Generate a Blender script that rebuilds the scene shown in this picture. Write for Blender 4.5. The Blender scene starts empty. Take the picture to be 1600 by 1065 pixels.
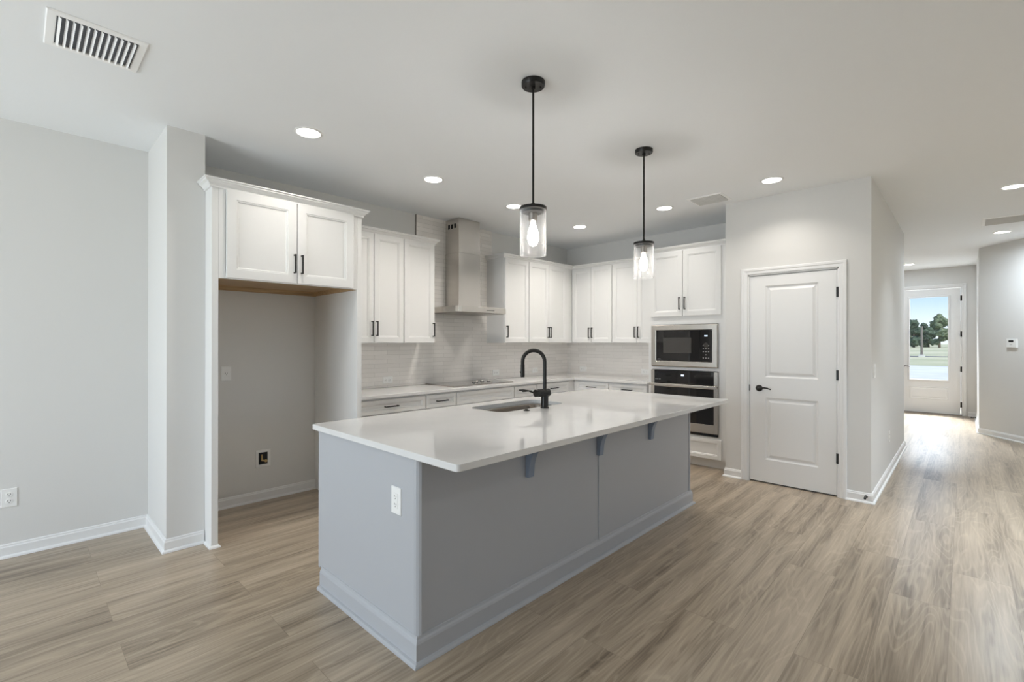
import bpy, bmesh, math, random
from mathutils import Vector, Matrix, noise
random.seed(7)
SC = bpy.context.scene
COL = SC.collection
PI = math.pi

# ------------------------------------------------------------------ camera
F_PX, YAW, PITCH, ROLL, CAM_Z = 738.98, 0.7637, 0.0012, 0.0009, 1.38
cam = bpy.data.objects.new('camera', bpy.data.cameras.new('camera'))
COL.objects.link(cam)
cam.data.sensor_fit = 'HORIZONTAL'; cam.data.sensor_width = 36.0
cam.data.lens = F_PX / 1600 * 36.0
cam.data.clip_start = 0.05; cam.data.clip_end = 1500
_F = Vector((math.cos(YAW)*math.cos(PITCH), math.sin(YAW)*math.cos(PITCH), math.sin(PITCH)))
_R = Vector((math.sin(YAW), -math.cos(YAW), 0)); _U = _R.cross(_F)
_r = math.cos(ROLL)*_R + math.sin(ROLL)*_U; _u = -math.sin(ROLL)*_R + math.cos(ROLL)*_U
M = Matrix((( _r.x, _u.x, -_F.x, 0), (_r.y, _u.y, -_F.y, 0), (_r.z, _u.z, -_F.z, CAM_Z), (0, 0, 0, 1)))
cam.matrix_world = M
SC.camera = cam

# ------------------------------------------------------------------ view, world, sun, window daylight
SC.view_settings.view_transform = 'Standard'; SC.view_settings.look = 'None'
SC.view_settings.gamma = 1.0; SC.view_settings.use_curve_mapping = False
SC.view_settings.exposure = 0.33
SC.cycles.max_bounces = 10; SC.cycles.diffuse_bounces = 7; SC.cycles.glossy_bounces = 5
SC.cycles.transparent_max_bounces = 16; SC.cycles.transmission_bounces = 6
SC.cycles.caustics_reflective = False; SC.cycles.caustics_refractive = False
SC.cycles.sample_clamp_indirect = 6.0

w = bpy.data.worlds.new('sky'); SC.world = w; w.use_nodes = True
nt = w.node_tree; nt.nodes.clear()
tc = nt.nodes.new('ShaderNodeTexCoord'); sp = nt.nodes.new('ShaderNodeSeparateXYZ')
rp = nt.nodes.new('ShaderNodeValToRGB'); bg = nt.nodes.new('ShaderNodeBackground'); ow = nt.nodes.new('ShaderNodeOutputWorld')
nt.links.new(tc.outputs['Generated'], sp.inputs[0]); nt.links.new(sp.outputs['Z'], rp.inputs[0])
nt.links.new(rp.outputs[0], bg.inputs[0]); nt.links.new(bg.outputs[0], ow.inputs[0])
el = rp.color_ramp.elements
el[0].position = 0.0; el[0].color = (0.86, 0.92, 0.95, 1)
el[1].position = 0.6; el[1].color = (0.12, 0.30, 0.78, 1)
e = el.new(0.035); e.color = (0.78, 0.89, 0.97, 1)
e = el.new(0.095); e.color = (0.36, 0.62, 0.92, 1)
bg.inputs[1].default_value = 1.0

def lamp(name, kind, loc, power, color, direction=None, **kw):
    d = bpy.data.lights.new(name, kind); d.energy = power; d.color = color
    for k, v in kw.items(): setattr(d, k, v)
    o = bpy.data.objects.new(name, d); COL.objects.link(o); o.location = loc
    if direction: o.rotation_euler = Vector(direction).to_track_quat('-Z', 'Y').to_euler()
    return o

lamp('sun', 'SUN', (0, 0, 30), 3.6, (1.0, 0.95, 0.86), (0.35, 0.50, -0.80), angle=0.02)
DAY = (0.84, 0.93, 1.0)
# daylight through the sliding doors of the west wall and the windows of the south wall (openings built below)
lamp('daylight_sliding_doors', 'AREA', (-3.36, 2.3, 1.22), 104, DAY, (1, 0, 0), shape='RECTANGLE', size=2.6, size_y=2.3)
lamp('daylight_south_windows', 'AREA', (3.1, -4.68, 1.5), 9, DAY, (0, 1, 0), shape='RECTANGLE', size=5.0, size_y=1.6)
lamp('daylight_entry', 'AREA', (13.6, 0.5, 3.3), 1500, (0.95, 0.98, 1.0), (-1.0, 0, -0.85), shape='RECTANGLE', size=1.6, size_y=1.0)
CAN_W, CAN_C = 6.0, (1.0, 0.94, 0.86)
HALL_C = (0.80, 0.91, 1.0)
PEND_W = 44.0
# great room lamps without fixtures, unseen: nearer row inferred, farther pair added for brightness
for _x, _y, _w in ((-1.0, -1.4, 3), (1.4, -1.4, 3.5), (3.9, -1.4, 4), (3.0, -2.9, 2), (6.2, -2.9, 18)):
    lamp('recessed_and_fill_glow', 'AREA', (_x, _y, 2.785), _w, (1.0, 0.97, 0.92), (0, 0, -1), shape='DISK', size=0.13)

lamp('recessed_and_fill_glow', 'AREA', (4.7, -1.05, 2.785), 24, (0.84, 0.93, 1.0), (0, 0, -1), shape='DISK', size=0.13, spread=math.radians(98))  # cool fill added to brighten the hall floor; no fixture, out of view

# ------------------------------------------------------------------ dimensions
H = 2.797                      # ceiling
YW, XW = 4.42, 5.84            # cooktop wall, oven wall
PX, PY0, PY1 = 5.04, 0.577, 1.78   # pantry front wall, hall side, kitchen side
CT = 0.897                     # perimeter worktop height
IT = 0.912                     # island worktop height

# ------------------------------------------------------------------ materials
def new_mat(name):
    m = bpy.data.materials.new(name); m.use_nodes = True
    return m, m.node_tree, m.node_tree.nodes['Principled BSDF']
def pmat(name, color, rough=0.5, metal=0.0, spec=0.5, bump=0.0, bump_scale=200.0, vary=0.0, vary_scale=3.0, coat=0.0, stretch=None):
    m, t, b = new_mat(name)
    b.inputs['Base Color'].default_value = (*color, 1); b.inputs['Roughness'].default_value = rough
    b.inputs['Metallic'].default_value = metal; b.inputs['Specular IOR Level'].default_value = spec
    b.inputs['Coat Weight'].default_value = coat
    co = t.nodes.new('ShaderNodeTexCoord'); out = co.outputs['Object']
    if stretch:
        mp = t.nodes.new('ShaderNodeMapping'); mp.inputs['Scale'].default_value = stretch
        t.links.new(out, mp.inputs[0]); out = mp.outputs[0]
    if bump:
        n = t.nodes.new('ShaderNodeTexNoise'); n.inputs['Scale'].default_value = bump_scale; n.inputs['Detail'].default_value = 3
        t.links.new(out, n.inputs['Vector'])
        bp = t.nodes.new('ShaderNodeBump'); bp.inputs['Strength'].default_value = bump; bp.inputs['Distance'].default_value = 0.004
        t.links.new(n.outputs[0], bp.inputs['Height']); t.links.new(bp.outputs[0], b.inputs['Normal'])
    if vary:
        n2 = t.nodes.new('ShaderNodeTexNoise'); n2.inputs['Scale'].default_value = vary_scale; n2.inputs['Detail'].default_value = 4
        t.links.new(out, n2.inputs['Vector'])
        r = t.nodes.new('ShaderNodeValToRGB')
        r.color_ramp.elements[0].position = 0.3; r.color_ramp.elements[1].position = 0.7
        r.color_ramp.elements[0].color = (*[c*(1-vary) for c in color], 1)
        r.color_ramp.elements[1].color = (*[min(1, c*(1+vary)) for c in color], 1)
        t.links.new(n2.outputs[0], r.inputs[0]); t.links.new(r.outputs[0], b.inputs['Base Color'])
    return m
def emat(name, color, strength):
    m, t, b = new_mat(name)
    b.inputs['Base Color'].default_value = (*color, 1)
    b.inputs['Emission Color'].default_value = (*color, 1); b.inputs['Emission Strength'].default_value = strength
    return m

WALL = pmat('greige_wall_paint', (0.715, 0.71, 0.697), 0.75, spec=0.25, bump=0.05, bump_scale=140)
CEIL = pmat('white_ceiling_paint', (0.885, 0.905, 0.925), 0.85, spec=0.2, bump=0.10, bump_scale=60)
TRIM = pmat('white_trim_paint', (0.82, 0.82, 0.82), 0.38, spec=0.45, bump=0.01, bump_scale=60)
CAB = pmat('white_cabinet_paint', (0.80, 0.80, 0.795), 0.35, spec=0.45, bump=0.01, bump_scale=60)
GREY = pmat('grey_island_paint', (0.45, 0.463, 0.49), 0.42, spec=0.4, bump=0.01, bump_scale=80)
CORBEL = pmat('slate_blue_corbel_paint', (0.235, 0.285, 0.37), 0.42, spec=0.4, bump=0.01, bump_scale=80)
QUARTZ = pmat('white_quartz', (0.71, 0.708, 0.705), 0.045, spec=0.5, vary=0.02, vary_scale=6, coat=0.15)
BLACK = pmat('matte_black_metal', (0.010, 0.009, 0.008), 0.34, metal=0.0, spec=0.35, vary=0.15, vary_scale=30)
STEEL = pmat('brushed_stainless_steel', (0.64, 0.615, 0.58), 0.24, metal=1.0, bump=0.05, bump_scale=40, stretch=(0.6, 0.6, 60))
STEELD = pmat('dark_stainless_steel', (0.40, 0.37, 0.34), 0.28, metal=1.0, bump=0.03, bump_scale=80)
SINKM = pmat('shaded_sink_steel', (0.24, 0.21, 0.185), 0.22, metal=1.0, bump=0.03, bump_scale=60)  # darkened steel: the bowl's dark reflections are put into its colour
BGLASS = pmat('black_appliance_glass', (0.006, 0.006, 0.007), 0.04, spec=0.6, vary=0.1)
DGLASS = pmat('dark_window_glass', (0.05, 0.048, 0.046), 0.06, spec=0.6, vary=0.1)
CGLASS = pmat('ceramic_cooktop_glass', (0.035, 0.032, 0.03), 0.05, spec=0.9, coat=0.5, vary=0.1)
PLAST = pmat('white_plastic', (0.86, 0.86, 0.85), 0.3, spec=0.5, vary=0.01)
DARK = pmat('dark_cavity', (0.015, 0.015, 0.016), 0.7, vary=0.2)
VENTW = pmat('white_vent_enamel', (0.95, 0.95, 0.95), 0.35, vary=0.01)
VENTG = pmat('grey_vent_louver', (0.60, 0.60, 0.59), 0.45, vary=0.04, vary_scale=12)
DUCT = pmat('grey_duct_metal', (0.12, 0.13, 0.15), 0.5, metal=0.3, vary=0.15, vary_scale=40)
WOOD = pmat('raw_birch_wood', (0.50, 0.35, 0.20), 0.55, vary=0.18, vary_scale=4, stretch=(1, 14, 14))
BRASS = pmat('brass_valve', (0.62, 0.47, 0.24), 0.3, metal=1.0, vary=0.1)
LENS = emat('downlight_lens', (1.0, 0.97, 0.92), 9.0)
BULB = emat('bulb_glow', (1.0, 0.95, 0.86), 9.0)
LCD = emat('lit_display', (0.70, 0.82, 1.0), 0.55)
MARK = pmat('pale_print', (0.5, 0.5, 0.5), 0.5, vary=0.05)
BARK = pmat('tree_bark', (0.16, 0.12, 0.09), 0.9, vary=0.3)
POLE = pmat('weathered_pole_wood', (0.22, 0.19, 0.16), 0.9, vary=0.2)
ROADM = pmat('asphalt', (0.16, 0.15, 0.14), 0.9, vary=0.2)

def floor_mat():
    m, t, b = new_mat('oak_vinyl_plank'); N = t.nodes; L = t.links
    co = N.new('ShaderNodeTexCoord')
    mp = N.new('ShaderNodeMapping'); mp.inputs['Location'].default_value = (0.62, -0.055, 0)
    L.new(co.outputs['Object'], mp.inputs[0])
    def brick(mortar):
        br = N.new('ShaderNodeTexBrick'); br.offset = 0.37; br.offset_frequency = 2
        br.inputs['Scale'].default_value = 1.0; br.inputs['Brick Width'].default_value = 1.5; br.inputs['Row Height'].default_value = 0.2475
        br.inputs['Mortar Size'].default_value = mortar; br.inputs['Mortar Smooth'].default_value = 0.1; br.inputs['Bias'].default_value = 0
        br.inputs['Color1'].default_value = (0, 0, 0, 1); br.inputs['Color2'].default_value = (1, 1, 1, 1); br.inputs['Mortar'].default_value = (0.5, 0.5, 0.5, 1)
        L.new(mp.outputs[0], br.inputs['Vector']); return br
    br = brick(0.0009)
    # every plank slides the grain by its own random amount
    off = N.new('ShaderNodeVectorMath'); off.operation = 'MULTIPLY_ADD'
    L.new(br.outputs['Color'], off.inputs[0]); off.inputs[1].default_value = (7.3, 3.1, 0); L.new(mp.outputs[0], off.inputs[2])
    # fine grain, stretched along the plank
    g = N.new('ShaderNodeMapping'); g.inputs['Scale'].default_value = (1.1, 30, 1); L.new(off.outputs[0], g.inputs[0])
    n1 = N.new('ShaderNodeTexNoise'); n1.inputs['Scale'].default_value = 2.2; n1.inputs['Detail'].default_value = 7; n1.inputs['Roughness'].default_value = 0.62
    L.new(g.outputs[0], n1.inputs['Vector'])
    # cathedral figure
    c = N.new('ShaderNodeMapping'); c.inputs['Scale'].default_value = (0.55, 4.6, 1); L.new(off.outputs[0], c.inputs[0])
    n2 = N.new('ShaderNodeTexNoise'); n2.inputs['Scale'].default_value = 1.1; n2.inputs['Detail'].default_value = 2; n2.inputs['Distortion'].default_value = 0.25
    L.new(c.outputs[0], n2.inputs['Vector'])
    mul = N.new('ShaderNodeMath'); mul.operation = 'MULTIPLY'; mul.inputs[1].default_value = 110; L.new(n2.outputs[0], mul.inputs[0])
    sn = N.new('ShaderNodeMath'); sn.operation = 'SINE'; L.new(mul.outputs[0], sn.inputs[0])
    ring = N.new('ShaderNodeMapRange'); ring.inputs[1].default_value = 0.45; ring.inputs[2].default_value = 1.0; L.new(sn.outputs[0], ring.inputs[0])
    # broad smoky bands
    d = N.new('ShaderNodeMapping'); d.inputs['Scale'].default_value = (0.5, 6.5, 1); L.new(off.outputs[0], d.inputs[0])
    n3 = N.new('ShaderNodeTexNoise'); n3.inputs['Scale'].default_value = 1.5; n3.inputs['Detail'].default_value = 3; L.new(d.outputs[0], n3.inputs['Vector'])
    s1 = N.new('ShaderNodeMath'); s1.operation = 'MULTIPLY'; s1.inputs[1].default_value = 0.34; L.new(n1.outputs[0], s1.inputs[0])
    s2 = N.new('ShaderNodeMath'); s2.operation = 'MULTIPLY_ADD'; s2.inputs[1].default_value = 0.46; L.new(n3.outputs[0], s2.inputs[0]); L.new(s1.outputs[0], s2.inputs[2])
    s3 = N.new('ShaderNodeMath'); s3.operation = 'MULTIPLY_ADD'; s3.inputs[1].default_value = 0.052; L.new(ring.outputs[0], s3.inputs[0]); L.new(s2.outputs[0], s3.inputs[2])
    s4 = N.new('ShaderNodeMath'); s4.operation = 'MULTIPLY_ADD'; s4.inputs[1].default_value = 0.06; L.new(br.outputs['Color'], s4.inputs[0]); L.new(s3.outputs[0], s4.inputs[2])
    r = N.new('ShaderNodeValToRGB'); els = r.color_ramp.elements
    els[0].position = 0.295; els[0].color = (0.155, 0.118, 0.083, 1)
    els[1].position = 0.585; els[1].color = (0.495, 0.408, 0.308, 1)
    k = els.new(0.43); k.color = (0.352, 0.284, 0.209, 1)
    L.new(s4.outputs[0], r.inputs[0])
    mx = N.new('ShaderNodeMixRGB'); mx.blend_type = 'MULTIPLY'; L.new(br.outputs['Fac'], mx.inputs[0])
    L.new(r.outputs[0], mx.inputs[1]); mx.inputs[2].default_value = (0.62, 0.60, 0.57, 1)
    L.new(mx.outputs[0], b.inputs['Base Color'])
    b.inputs['Roughness'].default_value = 0.29; b.inputs['Specular IOR Level'].default_value = 0.5
    bp = N.new('ShaderNodeBump'); bp.inputs['Strength'].default_value = 0.12; bp.inputs['Distance'].default_value = 0.002
    L.new(n1.outputs[0], bp.inputs['Height']); L.new(bp.outputs[0], b.inputs['Normal'])
    return m
FLOOR = floor_mat()

def tile_mat(name, axis):
    m, t, b = new_mat(name); N = t.nodes; L = t.links
    co = N.new('ShaderNodeTexCoord'); s = N.new('ShaderNodeSeparateXYZ'); L.new(co.outputs['Object'], s.inputs[0])
    cb = N.new('ShaderNodeCombineXYZ'); L.new(s.outputs[axis], cb.inputs[0]); L.new(s.outputs['Z'], cb.inputs[1])
    # slightly wavy handmade edges
    nz = N.new('ShaderNodeTexNoise'); nz.inputs['Scale'].default_value = 9; L.new(cb.outputs[0], nz.inputs['Vector'])
    wv = N.new('ShaderNodeVectorMath'); wv.operation = 'MULTIPLY_ADD'; L.new(nz.outputs['Color'], wv.inputs[0]); wv.inputs[1].default_value = (0.0, 0.006, 0); L.new(cb.outputs[0], wv.inputs[2])
    br = N.new('ShaderNodeTexBrick'); br.offset = 0.5
    for k, v in (('Scale', 1.0), ('Brick Width', 0.30), ('Row Height', 0.046), ('Mortar Size', 0.0016), ('Mortar Smooth', 0.3), ('Bias', 0.0)): br.inputs[k].default_value = v
    br.inputs['Color1'].default_value = (0.79, 0.76, 0.73, 1); br.inputs['Color2'].default_value = (0.87, 0.84, 0.81, 1); br.inputs['Mortar'].default_value = (0.64, 0.615, 0.59, 1)
    L.new(wv.outputs[0], br.inputs['Vector']); L.new(br.outputs['Color'], b.inputs['Base Color'])
    b.inputs['Roughness'].default_value = 0.16
    n2 = N.new('ShaderNodeTexNoise'); n2.inputs['Scale'].default_value = 22; L.new(cb.outputs[0], n2.inputs['Vector'])
    ad = N.new('ShaderNodeMath'); ad.operation = 'MULTIPLY_ADD'; ad.inputs[1].default_value = -0.7; L.new(br.outputs['Fac'], ad.inputs[0]); L.new(n2.outputs[0], ad.inputs[2])
    bp = N.new('ShaderNodeBump'); bp.inputs['Strength'].default_value = 0.35; bp.inputs['Distance'].default_value = 0.003
    L.new(ad.outputs[0], bp.inputs['Height']); L.new(bp.outputs[0], b.inputs['Normal'])
    return m
TILE_X = tile_mat('white_glazed_tile_long_wall', 'X')
TILE_Y = tile_mat('white_glazed_tile_short_wall', 'Y')

def clear_glass(name, tint=(1, 1, 1), edge=0.5, seed=False):
    m = bpy.data.materials.new(name); m.use_nodes = True; t = m.node_tree; N = t.nodes; L = t.links; N.clear()
    o = N.new('ShaderNodeOutputMaterial'); tr = N.new('ShaderNodeBsdfTransparent'); gl = N.new('ShaderNodeBsdfGlossy'); mx = N.new('ShaderNodeMixShader')
    lw = N.new('ShaderNodeLayerWeight'); lw.inputs[0].default_value = edge
    tr.inputs[0].default_value = (*tint, 1); gl.inputs['Roughness'].default_value = 0.03
    mr = N.new('ShaderNodeMapRange'); mr.inputs[3].default_value = 0.04; mr.inputs[4].default_value = 0.85
    pw = N.new('ShaderNodeMath'); pw.operation = 'POWER'; pw.inputs[1].default_value = 2.0
    L.new(lw.outputs['Facing'], pw.inputs[0]); L.new(pw.outputs[0], mr.inputs[0])
    if seed:
        df = N.new('ShaderNodeBsdfDiffuse'); df.inputs[0].default_value = (0.9, 0.9, 0.9, 1)
        m2 = N.new('ShaderNodeMixShader'); m2.inputs[0].default_value = 0.55
        L.new(gl.outputs[0], m2.inputs[1]); L.new(df.outputs[0], m2.inputs[2])
        L.new(m2.outputs[0], mx.inputs[2])
    else:
        L.new(gl.outputs[0], mx.inputs[2])
    L.new(mr.outputs[0], mx.inputs[0]); L.new(tr.outputs[0], mx.inputs[1]); L.new(mx.outputs[0], o.inputs[0])
    return m
SHADE = clear_glass('clear_shade_glass', (0.97, 0.97, 0.97), 0.5, True)
PANE = clear_glass('door_pane_glass', (0.97, 0.985, 1.0), 0.35)

def foliage_mat(name, a, b_):
    m, t, b = new_mat(name); N = t.nodes; L = t.links
    co = N.new('ShaderNodeTexCoord'); n = N.new('ShaderNodeTexNoise'); n.inputs['Scale'].default_value = 1.3; n.inputs['Detail'].default_value = 6
    L.new(co.outputs['Object'], n.inputs['Vector']); r = N.new('ShaderNodeValToRGB')
    r.color_ramp.elements[0].position = 0.35; r.color_ramp.elements[0].color = (*a, 1); r.color_ramp.elements[1].position = 0.65; r.color_ramp.elements[1].color = (*b_, 1)
    L.new(n.outputs[0], r.inputs[0]); L.new(r.outputs[0], b.inputs['Base Color']); b.inputs['Roughness'].default_value = 0.9; b.inputs['Specular IOR Level'].default_value = 0.1
    return m
LEAF_A = foliage_mat('dark_leaves', (0.045, 0.07, 0.05), (0.12, 0.165, 0.105))
LEAF_B = foliage_mat('pale_leaves', (0.09, 0.12, 0.07), (0.22, 0.26, 0.16))

def lawn_mat():
    m, t, b = new_mat('dry_lawn'); N = t.nodes; L = t.links
    co = N.new('ShaderNodeTexCoord')
    n = N.new('ShaderNodeTexNoise'); n.inputs['Scale'].default_value = 0.06; n.inputs['Detail'].default_value = 6
    L.new(co.outputs['Object'], n.inputs['Vector']); r = N.new('ShaderNodeValToRGB')
    r.color_ramp.elements[0].position = 0.38; r.color_ramp.elements[0].color = (0.42, 0.42, 0.22, 1)
    r.color_ramp.elements[1].position = 0.62; r.color_ramp.elements[1].color = (0.66, 0.60, 0.38, 1)
    L.new(n.outputs[0], r.inputs[0]); L.new(r.outputs[0], b.inputs['Base Color']); b.inputs['Roughness'].default_value = 0.95
    return m
LAWN = lawn_mat()
SAND = pmat('pale_sand', (0.72, 0.70, 0.64), 0.95, vary=0.12, vary_scale=0.5)

# ------------------------------------------------------------------ mesh helpers
class MB:
    """collects shapes, then links them as one mesh object"""
    def __init__(s): s.bm = bmesh.new()
    def box(s, x0, x1, y0, y1, z0, z1):
        v = [s.bm.verts.new(p) for p in ((x0,y0,z0),(x1,y0,z0),(x1,y1,z0),(x0,y1,z0),(x0,y0,z1),(x1,y0,z1),(x1,y1,z1),(x0,y1,z1))]
        for f in ((3,2,1,0),(4,5,6,7),(0,1,5,4),(1,2,6,5),(2,3,7,6),(3,0,4,7)): s.bm.faces.new([v[i] for i in f])
        return s
    def prism(s, pts, a, b, axis='z'):
        def P(p, h):
            return {'z': (p[0], p[1], h), 'y': (p[0], h, p[1]), 'x': (h, p[0], p[1])}[axis]
        lo = [s.bm.verts.new(P(p, a)) for p in pts]; hi = [s.bm.verts.new(P(p, b)) for p in pts]; n = len(pts)
        s.bm.faces.new(lo[::-1]); s.bm.faces.new(hi)
        for i in range(n): s.bm.faces.new((lo[i], lo[(i+1)%n], hi[(i+1)%n], hi[i]))
        return s
    def loft(s, rings, closed=True, cap=True):
        R = [[s.bm.verts.new(p) for p in r] for r in rings]; n = len(R[0])
        for a, b in zip(R, R[1:]):
            for i in range(n if closed else n-1): s.bm.faces.new((a[i], a[(i+1)%n], b[(i+1)%n], b[i]))
        if cap: s.bm.faces.new(R[0][::-1]); s.bm.faces.new(R[-1])
        return s
    def lathe(s, prof, c=(0,0,0), seg=32, axis='z', cap=True):
        def P(r, h, a):
            x, y = r*math.cos(a), r*math.sin(a)
            return {'z': (c[0]+x, c[1]+y, c[2]+h), 'y': (c[0]+x, c[1]+h, c[2]+y), 'x': (c[0]+h, c[1]+x, c[2]+y)}[axis]
        return s.loft([[P(r, h, 2*PI*i/seg) for i in range(seg)] for r, h in prof], True, cap)
    def tube(s, pts, r, seg=12, cap=True):
        pts = [Vector(p) for p in pts]; rr = r if isinstance(r, (list, tuple)) else [r]*len(pts)
        up = None; rings = []
        for i, p in enumerate(pts):
            t = (pts[min(i+1, len(pts)-1)] - pts[max(i-1, 0)]).normalized()
            if up is None:
                up = Vector((0,0,1)) if abs(t.z) < 0.9 else Vector((1,0,0))
            x = t.cross(up).normalized(); up = x.cross(t).normalized()
            rings.append([p + rr[i]*(math.cos(2*PI*k/seg)*x + math.sin(2*PI*k/seg)*up) for k in range(seg)])
        return s.loft(rings, True, cap)
    def sweep(s, path, prof, side=1, closed=False, to3=None):
        """profile (out, height) swept along a flat path with mitred corners; 'out' is to the left of travel when side=1"""
        to3 = to3 or (lambda x, y, h: (x, y, h))
        n = len(path); rings = []
        for i in range(n):
            p = Vector(path[i]); d0 = d1 = None
            if i > 0 or closed: d0 = (p - Vector(path[i-1])).normalized()
            if i < n-1 or closed: d1 = (Vector(path[(i+1) % n]) - p).normalized()
            d0 = d0 or d1; d1 = d1 or d0
            n0 = Vector((-d0.y, d0.x))*side; n1 = Vector((-d1.y, d1.x))*side
            m = (n0+n1).normalized(); m = m / max(0.2, m.dot(n0))
            rings.append([to3(p.x+m.x*o, p.y+m.y*o, h) for o, h in prof])
        if closed: rings.append(rings[0])
        return s.loft(rings, True, not closed)
    def panel(s, x0, x1, z0, z1, steps, y_back=0.0):
        """a framed front facing -Y: steps = (inset, y) rings from the outer edge inwards"""
        def ring(i, y): return [(x0+i, y, z0+i), (x1-i, y, z0+i), (x1-i, y, z1-i), (x0+i, y, z1-i)]
        return s.loft([ring(0, y_back)] + [ring(i, y) for i, y in steps])
    def build(s, name, mat, parent=None, bevel=0.0, smooth=False, loc=None, seg=2):
        bmesh.ops.recalc_face_normals(s.bm, faces=s.bm.faces)
        me = bpy.data.meshes.new(name); s.bm.to_mesh(me); s.bm.free()
        o = bpy.data.objects.new(name, me); COL.objects.link(o)
        for m in (mat if isinstance(mat, list) else [mat]): me.materials.append(m)
        if smooth:
            for p in me.polygons: p.use_smooth = True
            me.set_sharp_from_angle(angle=math.radians(40))
        if bevel:
            b = o.modifiers.new('edge', 'BEVEL'); b.width = bevel; b.segments = seg; b.limit_method = 'ANGLE'; b.angle_limit = math.radians(40)
        if parent: o.parent = parent
        if loc: o.location = loc
        return o
def empty(name, loc=(0,0,0), rz=0.0):
    o = bpy.data.objects.new(name, None); COL.objects.link(o); o.location = loc; o.rotation_euler = (0, 0, rz); o.empty_display_size = 0.1
    return o
def tag(o, label, cat, group=None):
    o['label'] = label; o['category'] = cat
    if group: o['group'] = group
    return o
def struct(o, label=None):
    o['kind'] = 'structure'
    if label: o['label'] = label
    return o
def copy_tree(o, parent=None):
    c = o.copy(); COL.objects.link(c)
    if parent: c.parent = parent
    for ch in list(o.children): copy_tree(ch, c)
    return c
RQ = -PI/2     # things on walls that face -X

# ================================================================== the room
struct(MB().box(-3.3, 12.35, -4.6, 4.55, -0.12, 0).build('floor', FLOOR), 'oak look plank floor')
struct(MB().box(-3.3, 12.35, -4.6, 4.55, H, H+0.12).build('ceiling', CEIL))
def wall(name, *boxes):
    m = MB()
    for b in boxes: m.box(*b)
    return struct(m.build(name, WALL))
wall('wall_left', (-3.2, 5.96, YW, YW+0.12, 0, H))
wall('wall_wing', (0.673, 0.889, 3.7775, YW, 0, H))
wall('wall_back', (XW, XW+0.12, PY1, YW, 0, H))
DY0, DY1, DZ = 0.806, 1.566, 2.045       # pantry door opening
wall('wall_pantry', (PX, PX+0.12, PY0, DY0, 0, H), (PX, PX+0.12, DY1, PY1, 0, H), (PX, PX+0.12, DY0, DY1, DZ, H))
wall('wall_pantry_return', (PX+0.12, XW+0.12, PY1-0.12, PY1, 0, H))
wall('wall_hall', (PX+0.12, 8.07, PY0, PY0+0.12, 0, H))
wall('wall_hall_end', (7.95, 8.07, PY0+0.12, YW, 0, H))
FX, FY0, FY1, FZ = 12.2, 0.035, 0.985, 2.415
wall('wall_entry', (FX, FX+0.15, -0.27, FY0, 0, H), (FX, FX+0.15, FY1, 3.0, 0, H), (FX, FX+0.15, FY0, FY1, FZ, H))
wall('wall_entry_left', (8.07, FX+0.15, 2.9, 3.02, 0, H))
wall('wall_entry_right', (10.05, FX, -0.275, -0.155, 0, H))
A0 = Vector((10.05, -0.155)); AD = Vector((-0.575, -0.447)).normalized(); AN = Vector((AD.y, -AD.x))   # AN points into the room
if AN.x > 0: AN = -AN
A1 = A0 + AD*1.7; AB = -AN*0.12
struct(MB().prism([A0, A1, A1+AB, A0+AB+Vector((0.0, 0.0))], 0, H).build('wall_right', WALL))
wall('wall_right_return', (A1.x, A1.x+0.12, -4.5, A1.y, 0, H))
wall('wall_front', (-3.2, 0.6, -4.6, -4.48, 0, H), (5.6, A1.x+0.12, -4.6, -4.48, 0, H), (0.6, 5.6, -4.6, -4.48, 0, 0.7), (0.6, 5.6, -4.6, -4.48, 2.3, H))
wall('wall_behind', (-3.32, -3.2, -4.6, 1.0, 0, H), (-3.32, -3.2, 3.6, YW+0.12, 0, H), (-3.32, -3.2, 1.0, 3.6, 2.4, H))

# windows behind the viewer that let the daylight in
wn = struct(empty('window_1', (-3.26, 2.3, 0)), 'sliding glass doors behind the viewer')
m = MB()
for y in (-1.27, 0, 1.27): m.box(-0.03, 0.03, y-0.035, y+0.035, 0.03, 2.37)
m.box(-0.03, 0.03, -1.3, 1.3, 0, 0.06); m.box(-0.03, 0.03, -1.3, 1.3, 2.33, 2.4); m.build('window_frame', TRIM, wn)
wn = struct(empty('window_2', (3.1, -4.54, 0)), 'row of windows behind the viewer')
m = MB()
for x in (-2.47, -0.83, 0.83, 2.47): m.box(x-0.03, x+0.03, -0.03, 0.03, 0.73, 2.27)
m.box(-2.5, 2.5, -0.03, 0.03, 0.7, 0.76); m.box(-2.5, 2.5, -0.03, 0.03, 2.24, 2.3); m.build('window_frame', TRIM, wn)

# skirting boards with their quarter-round
BASE = [(0, 0), (0.027, 0), (0.025, 0.010), (0.013, 0.018), (0.013, 0.066), (0.008, 0.074), (0.008, 0.080), (0.003, 0.086), (0, 0.086)]
def skirting(name, path, side):
    return struct(MB().sweep(path, BASE, side).build(name, TRIM))
skirting('baseboard_left', [(-3.2, YW), (0.673, YW), (0.673, 3.7775), (0.885, 3.7775)], -1)
skirting('baseboard_alcove', [(0.932, YW), (1.932, YW)], -1)
skirting('baseboard_pantry_left', [(PX+0.05, PY1), (PX, PY1), (PX, 1.622)], -1)
skirting('baseboard_hall', [(PX, 0.758), (PX, PY0), (8.07, PY0), (8.07, 2.9)], -1)
skirting('baseboard_entry', [(FX, 2.9), (FX, 1.06)], -1)
skirting('baseboard_right', [(FX, -0.04), (FX, -0.155), (10.05, -0.155), tuple(A1), (A1.x, -4.48)], -1)

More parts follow.
